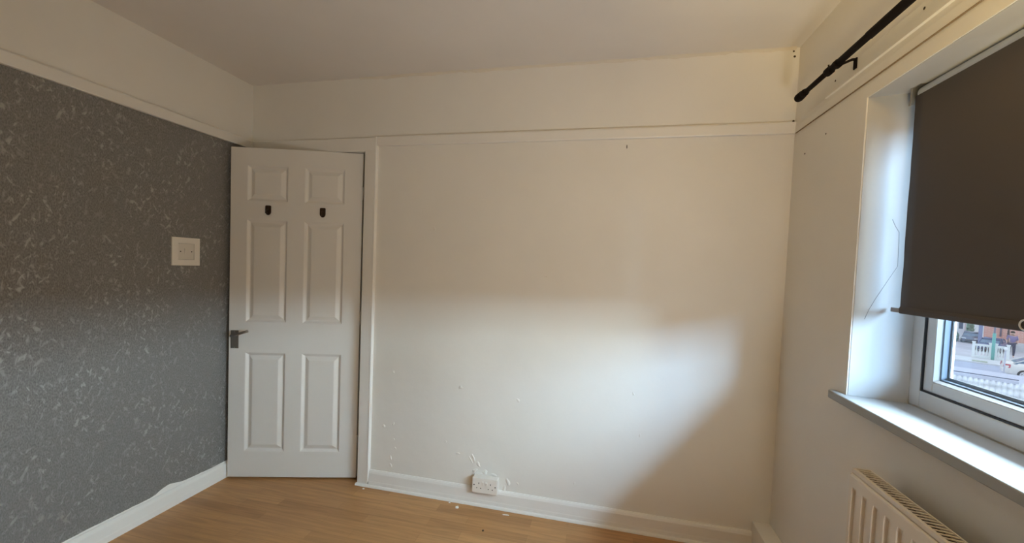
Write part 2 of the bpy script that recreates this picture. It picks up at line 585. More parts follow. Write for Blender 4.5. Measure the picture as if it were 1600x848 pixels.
random.seed(3)
for x, z, r, h, el, ti in ((1.439, .653, .011, .004, 1.3, 0), (1.775, .616, .010, .004, 1.0, 0), (1.437, .271, .011, .005, .8, .3), (1.53, .258, .008, .003, 3.0, .3),
                           (1.515, .245, .006, .003, 3.5, .45), (1.56, .225, .010, .003, 1.8, .9), (1.540, .188, .016, .004, .7, .2), (1.600, .186, .020, .004, .6, -.3), (1.655, .178, .016, .004, .6, -.3),
                           (.966, .372, .008, .004, 1.6, 0), (1.028, .391, .007, .004, 1.4, 0), (1.045, .247, .006, .003, 1.5, 0), (1.017, .185, .007, .004, 1.8, .2), (1.019, .140, .007, .004, 2.2, .2),
                           (1.035, .300, .005, .003, 1.3, 0), (1.36, .329, .006, .003, 1.6, .2), (1.735, .150, .014, .005, 1.4, .2), (1.715, .105, .013, .004, 1.6, 0), (1.79, .150, .007, .003, 1.2, 0),
                           (2.423, .503, .006, .003, 1.6, 0), (2.381, .716, .006, .003, 1.2, 0), (2.10, .20, .006, .003, 1.5, .5), (1.02, .70, .005, .003, 1.5, 0), (1.25, 1.55, .007, .0025, 1.4, 0), (1.9, 1.30, .006, .0025, 1.2, 0)):
    lump((x, 0, z), r, h, el, ti)

# ------------------------------------------------------------------ the door, ajar on its right-hand hinges
HX, HY, ANG, DW, DT = 0.7662, 0.0306, 0.27916, 0.7636, 0.036
EX, EY = HX - DW * math.cos(ANG), HY - DW * math.sin(ANG)
DD = Vector((math.cos(ANG), math.sin(ANG), 0))
DN = Vector((math.sin(ANG), -math.cos(ANG), 0))

def dp(s_, z_, o_=0.0):
    return Vector((EX, EY, 0)) + DD * s_ + DN * o_ + Vector((0, 0, z_))

scut = [0, 0.094, 0.329, 0.425, 0.659, DW]
zcut = [0.011, 0.168, 0.774, 0.958, 1.571, 1.679, 1.890, 1.9905]
dm = MB()
for i in range(5):
    for j in range(7):
        s0, s1, z0, z1 = scut[i], scut[i + 1], zcut[j], zcut[j + 1]
        if i in (1, 3) and j in (1, 3, 5):
            prof = [(0, 0), (0.003, -0.0012), (0.013, -0.0110), (0.017, -0.0130), (0.021, -0.0122), (0.040, -0.0028), (0.044, -0.0018)]
            rings = [[dp(s0 + k, z0 + k, d), dp(s1 - k, z0 + k, d), dp(s1 - k, z1 - k, d), dp(s0 + k, z1 - k, d)] for k, d in prof]
            for a, b in zip(rings, rings[1:]):
                for q in range(4):
                    dm.add([a[q], a[(q + 1) % 4], b[(q + 1) % 4], b[q]], [(0, 1, 2, 3)])
            dm.add(rings[-1], [(0, 1, 2, 3)])
        else:
            dm.add([dp(s0, z0), dp(s1, z0), dp(s1, z1), dp(s0, z1)], [(0, 1, 2, 3)])
for i in range(5):
    s0, s1 = scut[i], scut[i + 1]
    dm.add([dp(s0, zcut[0]), dp(s1, zcut[0]), dp(s1, zcut[0], -DT), dp(s0, zcut[0], -DT)], [(0, 1, 2, 3)])
    dm.add([dp(s0, zcut[-1]), dp(s1, zcut[-1]), dp(s1, zcut[-1], -DT), dp(s0, zcut[-1], -DT)], [(0, 1, 2, 3)])
for j in range(7):
    z0, z1 = zcut[j], zcut[j + 1]
    for ss in (0, DW):
        dm.add([dp(ss, z0), dp(ss, z1), dp(ss, z1, -DT), dp(ss, z0, -DT)], [(0, 1, 2, 3)])
for i in range(5):
    for j in range(7):
        dm.add([dp(scut[i], zcut[j], -DT), dp(scut[i + 1], zcut[j], -DT), dp(scut[i + 1], zcut[j + 1], -DT), dp(scut[i], zcut[j + 1], -DT)], [(0, 1, 2, 3)])
door = dm.build('door_1', M['doorp'], origin=(HX, HY, 0.0), kind='structure')
tag(door, 'white six-panel door standing ajar in the corner beside the grey wallpaper', 'door')


def dbox(mb, s0, s1, z0, z1, o0, o1, mi=0):
    v = [dp(a, c, b) for c in (z0, z1) for b in (o0, o1) for a in (s0, s1)]
    return mb.add(v, [(0, 1, 3, 2), (4, 6, 7, 5), (0, 4, 5, 1), (2, 3, 7, 6), (0, 2, 6, 4), (1, 5, 7, 3)], mi)

# lever handle on a short latch plate
hp = dbox(MB(), 0.013, 0.057, 0.797, 0.905, 0.0, 0.006).build('handle_plate', M['chrome'], parent=door, bevel=0.002)
hp['label'] = 'tarnished chrome latch plate'
lv = MB()
lv.tube([dp(.036, .878, .005), dp(.036, .878, .012)], 0.0135, 18)
lv.tube([dp(.036, .878, .010), dp(.036, .878, .036), dp(.040, .879, .045), dp(.052, .882, .050), dp(.085, .893, .050), dp(.112, .902, .048), dp(.134, .909, .046)],
        [0.0085, 0.0085, 0.009, 0.0085, 0.0075, 0.0075, 0.0078], 16)
lv.build('door_handle', M['chrome'], parent=hp)
for z in (0.803, 0.899):
    MB().disc(dp(0.035, z, 0.0055), DN, 0.0035, 0.0015, 12).build('screw', M['steel'], parent=hp)
dbox(MB(), -0.0015, 0.001, 0.835, 0.905, -0.028, -0.010).build('latch_forend', M['steel'], parent=door)
# two adhesive coat hooks
for sc_, z0 in ((0.217, 1.6275), (0.533, 1.6275)):
    mb = MB()
    pts = []
    w, h = 0.0165, 0.0285
    for i in range(13):
        t = math.pi + math.pi * i / 12
        pts.append((w * math.cos(t), -h + 0.020 + 0.020 * math.sin(t)))
    for i in range(5):
        t = i / 4 * math.pi / 2
        pts.append((w - 0.006 + 0.006 * math.cos(t), h - 0.006 + 0.006 * math.sin(t)))
    for i in range(5):
        t = math.pi / 2 + i / 4 * math.pi / 2
        pts.append((-w + 0.006 + 0.006 * math.cos(t), h - 0.006 + 0.006 * math.sin(t)))
    mb.prism(pts, lambda p, q, t: dp(sc_ + p, z0 + q, t), 0.0, 0.005)
    hk = mb.build('coat_hook', M['bronze'], parent=door, bevel=0.0012)
    hk['label'] = 'dark bronze coat hook plate'
    mb = MB()
    mb.tube([dp(sc_, z0 + .004, .004), dp(sc_, z0 + .002, .012), dp(sc_, z0 - .006, .017), dp(sc_, z0 - .014, .018), dp(sc_, z0 - .019, .023), dp(sc_, z0 - .016, .029)],
            [.0045, .0042, .004, .004, .004, .0045], 12)
    mb.build('hook_prong', M['bronze'], parent=hk)
for z in (0.24, 1.0, 1.752):
    hg = MB()
    hg.tube([dp(DW + .003, z - .038, .004), dp(DW + .003, z + .038, .004)], 0.0048, 14)
    dbox(hg, DW - 0.004, DW + 0.001, z - .038, z + .038, -0.026, 0.001)
    hg.build('hinge', M['gloss'], parent=door)

# ------------------------------------------------------------------ window
XF = XI                        # room face of the fixed frame
win = MB()
FZ0, FZ1 = ZS + 0.001, ZT
fo0, fo1 = YR1, YE1
FW, FB = 0.047, 0.055
YM = -1.62                     # mullion
def ring(mb, x0, x1, ya, yb, za, zb, wl_, wr_, wb_, wt_, mi=0):
    """rectangular frame from ya (left, larger y) to yb (right)"""
    mb.box(x0, x1, ya - wl_, ya, za, zb, mi)
    mb.box(x0, x1, yb, yb + wr_, za, zb, mi)
    mb.box(x0, x1, yb + wr_, ya - wl_, za, za + wb_, mi)
    mb.box(x0, x1, yb + wr_, ya - wl_, zb - wt_, zb, mi)
ring(win, XF, XF + 0.07, fo0, fo1, FZ0, FZ1, FW, FW, FB, FW)
win.box(XF, XF + 0.07, YM - 0.035, YM + 0.035, FZ0 + FB, FZ1 - FW)
window = win.build('window_1', M['upvc'], origin=(XF, (fo0 + fo1) / 2, FZ0), kind='structure', bevel=0.004, merge=False)
tag(window, 'white plastic framed double glazed window behind the charcoal blind', 'window')

def sash(ya, yb):
    za, zb = FZ0 + FB + 0.004, FZ1 - FW - 0.004
    ya -= 0.004; yb += 0.004
    x0 = XF + 0.006
    sm = MB()
    ring(sm, x0, x0 + 0.040, ya, yb, za, zb, 0.036, 0.036, 0.034, 0.034)
    so = sm.build('sash', M['upvc'], parent=window, bevel=0.003, merge=False)
    # sloping glazing bead
    gb = MB()
    a, b, c, d = ya - 0.036, yb + 0.036, za + 0.034, zb - 0.034
    xb0, xb1, t0, t1 = x0 + 0.001, x0 + 0.011, 0.0015, 0.008
    r0 = [(xb0, a, c), (xb0, b, c), (xb0, b, d), (xb0, a, d)]
    r1 = [(xb0, a - t0, c + t0), (xb0, b + t0, c + t0), (xb0, b + t0, d - t0), (xb0, a - t0, d - t0)]
    r2_ = [(xb1, a - t1, c + t1), (xb1, b + t1, c + t1), (xb1, b + t1, d - t1), (xb1, a - t1, d - t1)]
    r3 = [(xb1, a, c), (xb1, b, c), (xb1, b, d), (xb1, a, d)]
    for p, q in ((r0, r1), (r1, r2_), (r2_, r3)):
        for i in range(4):
            gb.add([p[i], p[(i + 1) % 4], q[(i + 1) % 4], q[i]], [(0, 1, 2, 3)])
    gb.build('glazing_bead', M['upvc'], parent=so)
    # double glazing: spacer and black gasket, two panes
    a2, b2, c2, d2 = a - 0.010, b + 0.010, c + 0.010, d - 0.010
    sp = MB()
    ring(sp, x0 + 0.0145, x0 + 0.0285, a2 + .004, b2 - .004, c2 - .004, d2 + .004, .006, .006, .006, .006)
    sp.build('glazing_spacer', M['spacer'], parent=so, merge=False)
    gk = MB()
    ring(gk, x0 + 0.0312, x0 + 0.0340, a2 + .006, b2 - .006, c2 - .006, d2 + .006, .0115, .0115, .0165, .0115)
    gk.build('gasket', M['gasket'], parent=so, merge=False)
    ob = MB()
    ring(ob, x0 + 0.0341, x0 + 0.040, a2 + .006, b2 - .006, c2 - .006, d2 + .006, .0125, .0125, .0125, .0125)
    ob.build('outer_rebate', M['upvc'], parent=so, merge=False)
    gl = MB()
    gl.box(x0 + 0.0115, x0 + 0.0143, b - .002, a + .002, c - .002, d + .002)
    gl.box(x0 + 0.0287, x0 + 0.0311, b - .002, a + .002, c - .002, d + .002)
    gl.build('glass_pane', M['glass'], parent=so, merge=False)
    # dark weather seal in the joint between frame and sash
    sl = MB()
    ring(sl, x0 - 0.0045, x0 + 0.05, ya + 0.0042, yb - 0.0042, za - 0.0042, zb + 0.0042, .0046, .0046, .0046, .0046)
    sl.build('weather_seal', M['gasket'], parent=window, merge=False)
sash(fo0 - FW, YM + 0.035)
sash(YM - 0.035, fo1 + FW)

# window board (sill)
sb = MB()
sy0, sy1 = -0.4866, -2.34
sxf = W - 0.0293
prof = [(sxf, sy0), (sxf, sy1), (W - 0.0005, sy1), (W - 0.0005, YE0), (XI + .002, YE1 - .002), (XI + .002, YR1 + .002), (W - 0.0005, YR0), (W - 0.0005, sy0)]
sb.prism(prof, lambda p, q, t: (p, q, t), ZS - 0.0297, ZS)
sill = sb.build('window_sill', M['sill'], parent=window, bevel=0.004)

# ------------------------------------------------------------------ roller blind
XB = W + 0.092
bl_y0, bl_y1 = -0.624, -2.16
blind = thing('roller_blind', (XB, (bl_y0 + bl_y1) / 2, ZT), 'charcoal roller blind pulled two thirds down over the window', 'blind')
ZRo = 1.9425
rr = 0.0230
MB().tube([(XB + rr, bl_y0 - 0.004, ZRo), (XB + rr, bl_y1 + .004, ZRo)], rr, 24).build('roller_tube', M['roller'], parent=blind)['label'] = 'white roller tube'
fb = MB()
ny, nz = 40, 30
v, f = [], []
for layer in (0, 1):
    for j in range(nz + 1):
        z = 1.262 + (ZRo - 0.007 - 1.262) * j / nz
        for i in range(ny + 1):
            y = bl_y0 + (bl_y1 - bl_y0) * i / ny
            yy = y + (0.0022 * noise.noise(Vector((0, 3.1, z * 11))) * (1 if i == 0 else 0))
            x = XB - layer * 0.0012 + 0.0016 * math.sin(j / nz * math.pi) * noise.noise(Vector((y * 3, z * 2.5, 0)))
            v.append((x, yy, z))
q = (ny + 1) * (nz + 1)
for j in range(nz):
    for i in range(ny):
        a = j * (ny + 1) + i
        f.append((a, a + 1, a + ny + 2, a + ny + 1))
        f.append((q + a, q + a + ny + 1, q + a + ny + 2, q + a + 1))
for j in range(nz):
    for i in (0, ny):
        a = j * (ny + 1) + i
        f.append((a, q + a, q + a + ny + 1, a + ny + 1))
fb.add(v, f, smooth=True)
fb.build('blind_fabric', M['fabric'], parent=blind)
hem = MB()
hem.prism([(-.0035, -.008), (0, -.010), (.0035, -.008), (.0045, 0), (.0035, .008), (0.0008, .013), (-.0020, .013), (-.0045, .004)], lambda p, q, t: (XB - 0.0006 + p, t, 1.256 + q), bl_y0, bl_y1, smooth=False)
hem.build('hem_pocket', M['fabric'], parent=blind, bevel=0.001)
bar = MB()
bar.box(XB - 0.0032, XB + 0.0028, bl_y1 - 0.02, -0.583, 1.2485, 1.2635)
bar.build('bottom_bar', M['alu'], parent=blind, bevel=0.0015)['label'] = 'pale grey bar end'
br_ = MB()
br_.box(XB - 0.004, XB + 0.040, -0.6125, -0.611, 1.912, ZT - 0.0016)
br_.box(XB - 0.004, XB + 0.040, -0.645, -0.611, ZT - 0.0036, ZT - 0.0016)
br_.box(XB - 0.006, XB - 0.004, -0.6135, -0.606, 1.912, ZT - 0.0016)
br_.build('bracket', M['steel'], parent=blind, bevel=0.0006, merge=False)
MB().tube([(XB + rr, -0.6128, ZRo), (XB + rr, bl_y0 - 0.003, ZRo)], 0.006, 12).build('pivot_pin', M['steel'], parent=blind)
MB().disc((XB - 0.005, -0.6115, 1.914), (-1, 0, 0), 0.0045, 0.004, 12).build('pivot_cap', M['steel'], parent=blind)
br2 = MB()
br2.box(XB - 0.004, XB + 0.040, bl_y1 - 0.013, bl_y1 - 0.0115, 1.912, ZT - 0.0016)
br2.box(XB - 0.004, XB + 0.040, bl_y1 - 0.013, bl_y1 + 0.02, ZT - 0.0036, ZT - 0.0016)
br2.build('bracket', M['steel'], parent=blind, bevel=0.0006, merge=False)
# pull ring on the hem
pr = MB()
pts = [(XB - 0.0075, -1.030 + 0.0115 * math.cos(t), 1.262 + 0.0115 * math.sin(t)) for t in [2 * math.pi * i / 28 for i in range(29)]]
pr.tube(pts, 0.0018, 10, cap=False)
pr.tube([(XB - 0.0045, -1.030, 1.2735), (XB - 0.0085, -1.030, 1.2735)], 0.0025, 10)
pr.build('pull_ring', M['plastic2'], parent=blind)

# ------------------------------------------------------------------ curtain pole
PX, PZ = 2.985, 2.121
pole = thing('curtain_pole', (PX, -1.4, PZ), 'black iron curtain pole on the wall above the blind', 'curtain pole')
mb = MB()
mb.tube([(PX, -0.225, PZ), (PX, -0.43, PZ + .001)], 0.0098, 18)
mb.tube([(PX, -0.43, PZ + .001), (PX, -0.645, PZ + .0015), (PX, -0.652, PZ + .0015), (PX, -2.55, PZ + .004)], [0.0122, 0.0122, 0.0138, 0.0138], 20)
mb.build('pole_rod', M['black'], parent=pole)
def finial(y0, sgn, z):
    prof = [(0.0, 0.0095), (0.002, 0.0135), (0.012, 0.0150), (0.022, 0.0150), (0.026, 0.0140), (0.030, 0.0165), (0.060, 0.0178), (0.069, 0.0165), (0.076, 0.0130), (0.0795, 0.0075), (0.0805, 0.001)]
    mb = MB()
    mb.tube([(PX, y0 + sgn * d, z) for d, r in prof], [r for d, r in prof], 20)
    mb.build('finial', M['black'], parent=pole)
finial(-0.240, 1, PZ)
finial(-2.545, -1, PZ + .004)
mb = MB()
mb.tube([(PX, -0.400, PZ), (PX, -0.404, PZ), (PX, -0.428, PZ), (PX, -0.432, PZ)], [0.0125, 0.0152, 0.0152, 0.0125], 18)
mb.tube([(PX, -0.412, PZ + .012), (PX, -0.410, PZ + 0.026)], 0.0026, 10)
mb.build('collar', M['black'], parent=pole)
def wall_bracket(y, z):
    mb = MB()
    mb.box(W - 0.0175, W - 0.0132, y - 0.008, y + 0.008, z - 0.030, z + 0.007)
    mb.tube([(W - 0.0145, y, z + 0.003), (W - 0.026, y, z + 0.003), (PX + 0.010, y + 0.016, z - 0.004)], 0.0045, 10)
    mb.tube([(PX, y + 0.008, z - .001), (PX, y + 0.026, z - .001)], 0.0155, 16)
    mb.build('bracket', M['black'], parent=pole, merge=False)
wall_bracket(-0.490, PZ)
wall_bracket(-2.36, PZ + .003)

# ------------------------------------------------------------------ radiator
RY0, RY1, RZ0, RZ1 = -0.783, -1.80, 0.19, 0.789
RXF, RXB = W - 0.100, W - 0.048
rad = thing('radiator', ((RXF + RXB) / 2, (RY0 + RY1) / 2, RZ0), 'white ribbed panel radiator under the window sill', 'radiator')
# fluted front panel
mb = MB()
pitch = 0.0475
zt, zb_ = 0.775, RZ0 + 0.012
v, f = [], []
ysec = []
y = RY0
ysec.append((RY0, 0)); ysec.append((RY0 - 0.010, 0))
y = RY0 - 0.012
while y - pitch > RY1 + 0.01:
    ysec += [(y, 0), (y - 0.004, 1), (y - 0.0185, 1), (y - 0.0225, 0)]
    y -= pitch
ysec.append((RY1, 0))
dpt = 0.0085
zs = [(zb_, 0), (zb_ + 0.028, 0), (zb_ + 0.042, 1), (0.723, 1), (0.738, 0), (0.766, 0)]
nn = len(ysec)
for z, q in zs:
    for yy, d in ysec:
        v.append((RXF + (dpt if (d and q) else 0), yy, z))
for j in range(len(zs) - 1):
    for i in range(nn - 1):
        a = j * nn + i
        f.append((a, a + 1, a + nn + 1, a + nn))
# rounded top and returned edges
top = [(0.0012, 0.7705), (0.004, 0.7738), (0.008, 0.775), (0.014, 0.775)]
b0 = len(v)
for dx, z in top:
    for yy, d in ysec:
        v.append((RXF + dx, yy, z))
rows = [(len(zs) - 1) * nn] + [b0 + k * nn for k in range(len(top))]
for a, b in zip(rows, rows[1:]):
    for i in range(nn - 1):
        f.append((a + i, a + i + 1, b + i + 1, b + i))
mb.add(v, f)
mb.box(RXF + 0.0005, RXF + 0.014, RY0 - 0.0005, RY0 - 0.002, zb_, 0.7735)
mb.box(RXF + 0.0105, RXF + 0.014, RY1, RY0, zb_, 0.7745)
pan = mb.build('front_panel', M['rad'], parent=rad, merge=True)
# side cover at the left end and the right end
for yy, s_ in ((RY0, 1), (RY1, -1)):
    MB().box(RXF + 0.014, RXB, min(yy, yy - s_ * 0.0015), max(yy, yy - s_ * 0.0015), RZ0 + .01, 0.781).build('side_cover', M['rad'], parent=rad)
MB().box(RXF + 0.0155, RXB - 0.001, RY1 + .004, RY0 - .004, RZ0 + 0.02, 0.772).build('inner_shade_block', M['radin'], parent=rad)  # solid dark block; its colour paints the shade between the grille bars
# top grille: two rails and cross bars
gr = MB()
gx0, gx1 = RXF + 0.004, RXB + 0.001
gr.box(gx0, gx0 + 0.0095, RY1, RY0 + 0.001, 0.7765, RZ1)
gr.box(gx1 - 0.0035, gx1, RY1, RY0 + 0.001, 0.7735, RZ1)
gr.box(gx0, gx1, RY0 - 0.003, RY0 + 0.001, 0.7735, RZ1)
gr.box(gx0, gx1, RY1, RY1 + 0.004, 0.7735, RZ1)
grl = gr.build('top_grille', M['rad'], parent=rad, bevel=0.0012, merge=False)
bars = MB()
y = RY0 - 0.012
while y > RY1 + 0.008:
    bars.prism([(gx0 + 0.0095, y - 0.0022 + .004), (gx0 + 0.0095, y + 0.0022 + .004), (gx1 - 0.0035, y + 0.0022 - .004), (gx1 - 0.0035, y - 0.0022 - .004)],
               lambda p, q, t: (p, q, t), 0.7850, 0.7872)
    y -= 0.0148
bars.build('grille_bars', M['rad'], parent=grl, merge=False)
for yy in (RY0 - 0.12, RY1 + 0.12):
    MB().box(RXB - 0.002, W - 0.0005, yy - 0.02, yy + 0.02, 0.35, 0.62).build('wall_bracket', M['steel'], parent=rad)
# valve and tail pipe into the boxing
mb = MB()
mb.tube([(W - 0.062, RY0 + 0.03, 0.1485), (W - 0.062, RY0 + 0.03, 0.235), (W - 0.062, RY0 - 0.003, 0.235)], 0.0075, 12)
mb.build('tail_pipe', M['rad'], parent=rad)

# ------------------------------------------------------------------ light switch on the papered wall
sy, sz = -0.4185, 1.362
sw = thing('light_switch', (0.0, sy, sz), 'white light switch in a wide square surround on grey wallpaper', 'light switch')
mb = MB()
o_, i_ = 0.0745, 0.0435
for a in ((-o_, o_, i_, o_), (-o_, o_, -o_, -i_), (-o_, -i_, -i_, i_), (i_, o_, -i_, i_)):
    mb.box(0.0, 0.007, sy + a[0], sy + a[1], sz + a[2], sz + a[3])
mb.build('surround', M['plastic'], parent=sw)
pl = MB().box(0.0, 0.0055, sy - 0.0425, sy + 0.0425, sz - 0.0425, sz + 0.0425).build('switch_plate', M['plastic2'], parent=sw, bevel=0.0015)
MB().prism([(0.0053, -0.017), (0.0060, -0.017), (0.0105, 0.017), (0.0053, 0.017)], lambda p, q, t: (p, sy + t, sz + q), -0.010, 0.010).build('rocker', M['plastic2'], parent=pl, bevel=0.0008)
for dy in (-0.030, 0.030):
    MB().disc((0.0052, sy + dy, sz), (1, 0, 0), 0.0034, 0.0009, 14).build('screw', M['dark'], parent=pl)

# ------------------------------------------------------------------ double wall socket
sx0, sx1, sz0, sz1 = 1.543, 1.684, 0.088, 0.171
so = thing('wall_socket', ((sx0 + sx1) / 2, 0, sz0), 'white surface-mounted double wall socket just above the back skirting board', 'socket')
bxo = MB().box(sx0, sx1, -0.036, 0.0, sz0, sz1).build('back_box', M['plastic'], parent=so, bevel=0.004)
fp = MB().box(sx0 - 0.002, sx1 + 0.002, -0.045, -0.0362, sz0 - 0.001, sz1 + 0.001).build('face_plate', M['plastic'], parent=so, bevel=0.003)
zc = (sz0 + sz1) / 2
for cx in (sx0 + 0.037, sx1 - 0.037):
    for a, b, c, d in ((-.002, .002, .008, .017), (-.0145, -.0085, -.016, -.012), (.0085, .0145, -.016, -.012)):
        MB().box(cx + a, cx + b, -0.0455, -0.044, zc + c, zc + d).build('pin_hole', M['dark'], parent=fp)
for k, cx in ((-1, (sx0 + sx1) / 2 - 0.010), (1, (sx0 + sx1) / 2 + 0.010)):
    MB().prism([(-0.0452, -0.010), (-0.0448, 0.010), (-0.0505, 0.010 if k < 0 else 0.004), (-0.0465, -0.010)], lambda p, q, t: (t, p, zc + 0.014 + q), cx - 0.006, cx + 0.006).build('rocker_switch', M['plastic'], parent=fp, bevel=0.0006)
for cx in (sx0 + 0.010, sx1 - 0.010):
    MB().disc((cx, -0.0445, zc + 0.002), (0, -1, 0), 0.0034, 0.0012, 14).build('screw', M['dark'], parent=fp)

# ------------------------------------------------------------------ paint chips on the floor
random.seed(21)
def chip(x, y, rx, ry, label, rot=0, mat='chip', name='paint_flake', cat='paint flake', h=0.003):
    k = 9
    pts = []
    for i in range(k):
        t = 2 * math.pi * i / k
        j = 0.8 + 0.35 * random.random()
        px, py = rx * j * math.cos(t), ry * j * math.sin(t)
        pts.append((x + px * math.cos(rot) - py * math.sin(rot), y + px * math.sin(rot) + py * math.cos(rot)))
    v = [(p[0], p[1], 0.0) for p in pts] + [(x + (p[0] - x) * .85, y + (p[1] - y) * .85, h * (0.6 + 0.5 * random.random())) for p in pts]
    f = [tuple(range(k - 1, -1, -1)), tuple(range(k, 2 * k))] + [(i, (i + 1) % k, k + (i + 1) % k, k + i) for i in range(k)]
    o = MB().add(v, f).build(name, M[mat], origin=(x, y, 0))
    tag(o, label, cat)
    return o
chip(0.872, -0.050, .007, .006, 'small white paint flake on the floor below the door frame')
chip(1.410, -0.040, .006, .005, 'tiny white paint flake close to the skirting, left of the socket')
chip(1.467, -0.070, .011, .010, 'largest round white paint flake on the floor, left of the socket', h=0.006)
chip(1.744, -0.062, .019, .004, 'long thin white paint sliver on the floor right of the socket', rot=0.12)
chip(1.663, -0.222, .006, .006, 'single dark brown crumb on the oak floor', mat='dirt', name='crumb', cat='crumb', h=.004)

# ------------------------------------------------------------------ outside: street seen under the blind
G = -3.4
T2 = Vector((0.79151, -0.61116, 0))
N2 = Vector((0.61116, 0.79151, 0))
OO = Vector((24.9635, 28.092, G))

def sp_(s, n_, z=0.0):
    return OO + T2 * s + N2 * n_ + Vector((0, 0, z))

def obox(mb, s0, s1, n0, n1, z0, z1, mi=0):
    v = [sp_(a, b, c) for c in (z0, z1) for b in (n0, n1) for a in (s0, s1)]
    return mb.add(v, [(0, 2, 3, 1), (4, 5, 7, 6), (0, 1, 5, 4), (2, 6, 7, 3), (0, 4, 6, 2), (1, 3, 7, 5)], mi)

def local(o, org, ang=None):
    return o

O_ = dict(
    road=simple('asphalt', (0.40, 0.43, 0.54), 0.8, var=0.06, vscale=2),
    pave=simple('paving', (0.62, 0.63, 0.64), 0.85, var=0.12, vscale=1.2),
    kerb=simple('kerb_stone', (0.66, 0.66, 0.66), 0.8),
    grass=simple('verge_grass', (0.36, 0.40, 0.30), 0.9, var=0.2, vscale=5),
    drive=simple('drive_concrete', (0.52, 0.50, 0.53), 0.85, var=0.12, vscale=0.8),
    ground=simple('ground_grey', (0.45, 0.45, 0.45), 0.9),
    tile=simple('pale_roof_tile', (0.74, 0.77, 0.80), 0.6, var=0.16, vscale=5),
    lead=simple('lead_flashing', (0.52, 0.54, 0.64), 0.5),
    darkline=simple('painted_ridge_shadow', (0.10, 0.12, 0.18), 0.7),
    brick=brick_mat('red_brick', (0.80, 0.42, 0.34), (0.72, 0.34, 0.28), (0.80, 0.66, 0.60), 3.2),
    white=simple('white_masonry', (0.85, 0.86, 0.86), 0.7),
    balus=simple('white_balustrade', (0.80, 0.83, 0.82), 0.7),
    greenp=simple('green_post_paint', (0.16, 0.46, 0.42), 0.5),
    greyp=simple('grey_post_paint', (0.30, 0.30, 0.38), 0.5),
    hedge=simple('hedge_leaf', (0.22, 0.34, 0.24), 0.9, var=0.4, vscale=6),
    conifer=simple('conifer_leaf', (0.16, 0.15, 0.17), 0.9, var=0.3, vscale=10),
    silver=simple('pale_car_paint', (0.80, 0.78, 0.73), 0.25),
    navy=simple('navy_car_paint', (0.05, 0.09, 0.22), 0.2),
    slate=simple('slate_car_paint', (0.13, 0.17, 0.25), 0.25),
    carglass=simple('car_glass', (0.10, 0.17, 0.26), 0.08),
    tyre=simple('tyre_rubber', (0.03, 0.03, 0.035), 0.8),
    alloy=simple('wheel_alloy', (0.72, 0.73, 0.75), 0.3, metal=0.5),
    tail=simple('tail_lamp_red', (0.55, 0.06, 0.10), 0.2),
    lampw=simple('head_lamp', (0.80, 0.84, 0.84), 0.15),
    bumper=simple('car_trim_dark', (0.08, 0.08, 0.10), 0.6),
    jacket=simple('lilac_jacket', (0.22, 0.19, 0.34), 0.9),
    skin=simple('skin', (0.62, 0.42, 0.33), 0.6),
    hair=simple('dark_hair', (0.025, 0.02, 0.02), 0.7),
    jeans=simple('dark_trousers', (0.06, 0.07, 0.12), 0.9),
    shade=simple('window_dark', (0.10, 0.12, 0.18), 0.15),
    pillar=simple('gate_pillar', (0.24, 0.28, 0.44), 0.7),
)
mb = MB(); obox(mb, -60, 70, -60, 60, -0.3, -0.12)
mb.build('ground', O_['ground'], kind='structure')
mb = MB(); obox(mb, -50, 60, -5.4, 0.0, -0.12, -0.06)
mb.build('road', O_['road'], kind='structure')
mb = MB(); obox(mb, -50, 60, 0.0, 0.12, -0.12, 0.03)
obox(mb, -50, 60, -5.55, -5.4, -0.12, 0.03)
mb.build('kerb', O_['kerb'], kind='structure', merge=False)
mb = MB(); obox(mb, -50, 60, 0.12, 2.3, -0.12, 0.02); obox(mb, -50, 60, -8.5, -5.55, -0.12, 0.02)
mb.build('pavement', O_['pave'], kind='structure', merge=False)
mb = MB(); obox(mb, -50, 60, 2.3, 22, -0.12, 0.015)
mb.build('driveway', O_['drive'], kind='structure')
mb = MB(); obox(mb, -0.46, 0.17, 0.25, 0.75, 0.02, 0.045)
tag(mb.build('grass_patch', O_['grass']), 'narrow dull green grass strip on the pavement edge', 'grass')['kind'] = 'stuff'

# pantiled roof facing the window, ridge parallel to the street
roof = thing('tiled_roof', sp_(0.2, -18.2, 1.75), 'pale grey pantiled roof just below the window', 'roof')
PIT = math.radians(40)
rs0, rs1 = -4.2, 5.0
roll, course = 0.118, 0.30
mb = MB()
v, f = [], []
ns = int((rs1 - rs0) / roll * 6)
ncr = 12
def tile_pt(s, d, c):
    ph = (s / roll) % 1.0
    hgt = 0.062 * abs(math.cos(math.pi * ph)) ** 0.8
    lift = 0.045 * d
    dd = (c + d) * course
    return sp_(s, -18.05 - dd * math.cos(PIT) - (hgt + lift) * math.sin(PIT), 1.78 - dd * math.sin(PIT) + (hgt + lift) * math.cos(PIT))
for c in range(ncr):
    for d in (0.0, 0.5, 1.0):
        for i in range(ns + 1):
            v.append(tile_pt(rs0 + (rs1 - rs0) * i / ns, d, c))
rowlen = ns + 1
for r in range(3 * ncr - 1):
    for i in range(ns):
        a = r * rowlen + i
        f.append((a, a + 1, a + rowlen + 1, a + rowlen))
mb.add(v, f, smooth=True)
mb.build('tiles', O_['tile'], parent=roof, merge=False)
mb = MB(); obox(mb, rs0, 0.97, -18.16, -17.98, 1.775, 1.86)
mb.build('ridge_capping', O_['lead'], parent=roof)
mb = MB(); obox(mb, rs0, 0.97, -17.98, -17.94, 1.80, 1.885)
mb.build('ridge_shadow_strip', O_['darkline'], parent=roof)  # dark strip painted as the shadow along the ridge's rear edge
mb = MB(); obox(mb, rs0, rs1, -17.93, -14.5, 1.2, 1.55); obox(mb, rs0, rs1, -20.2, -14.6, 0.0, 0.1)
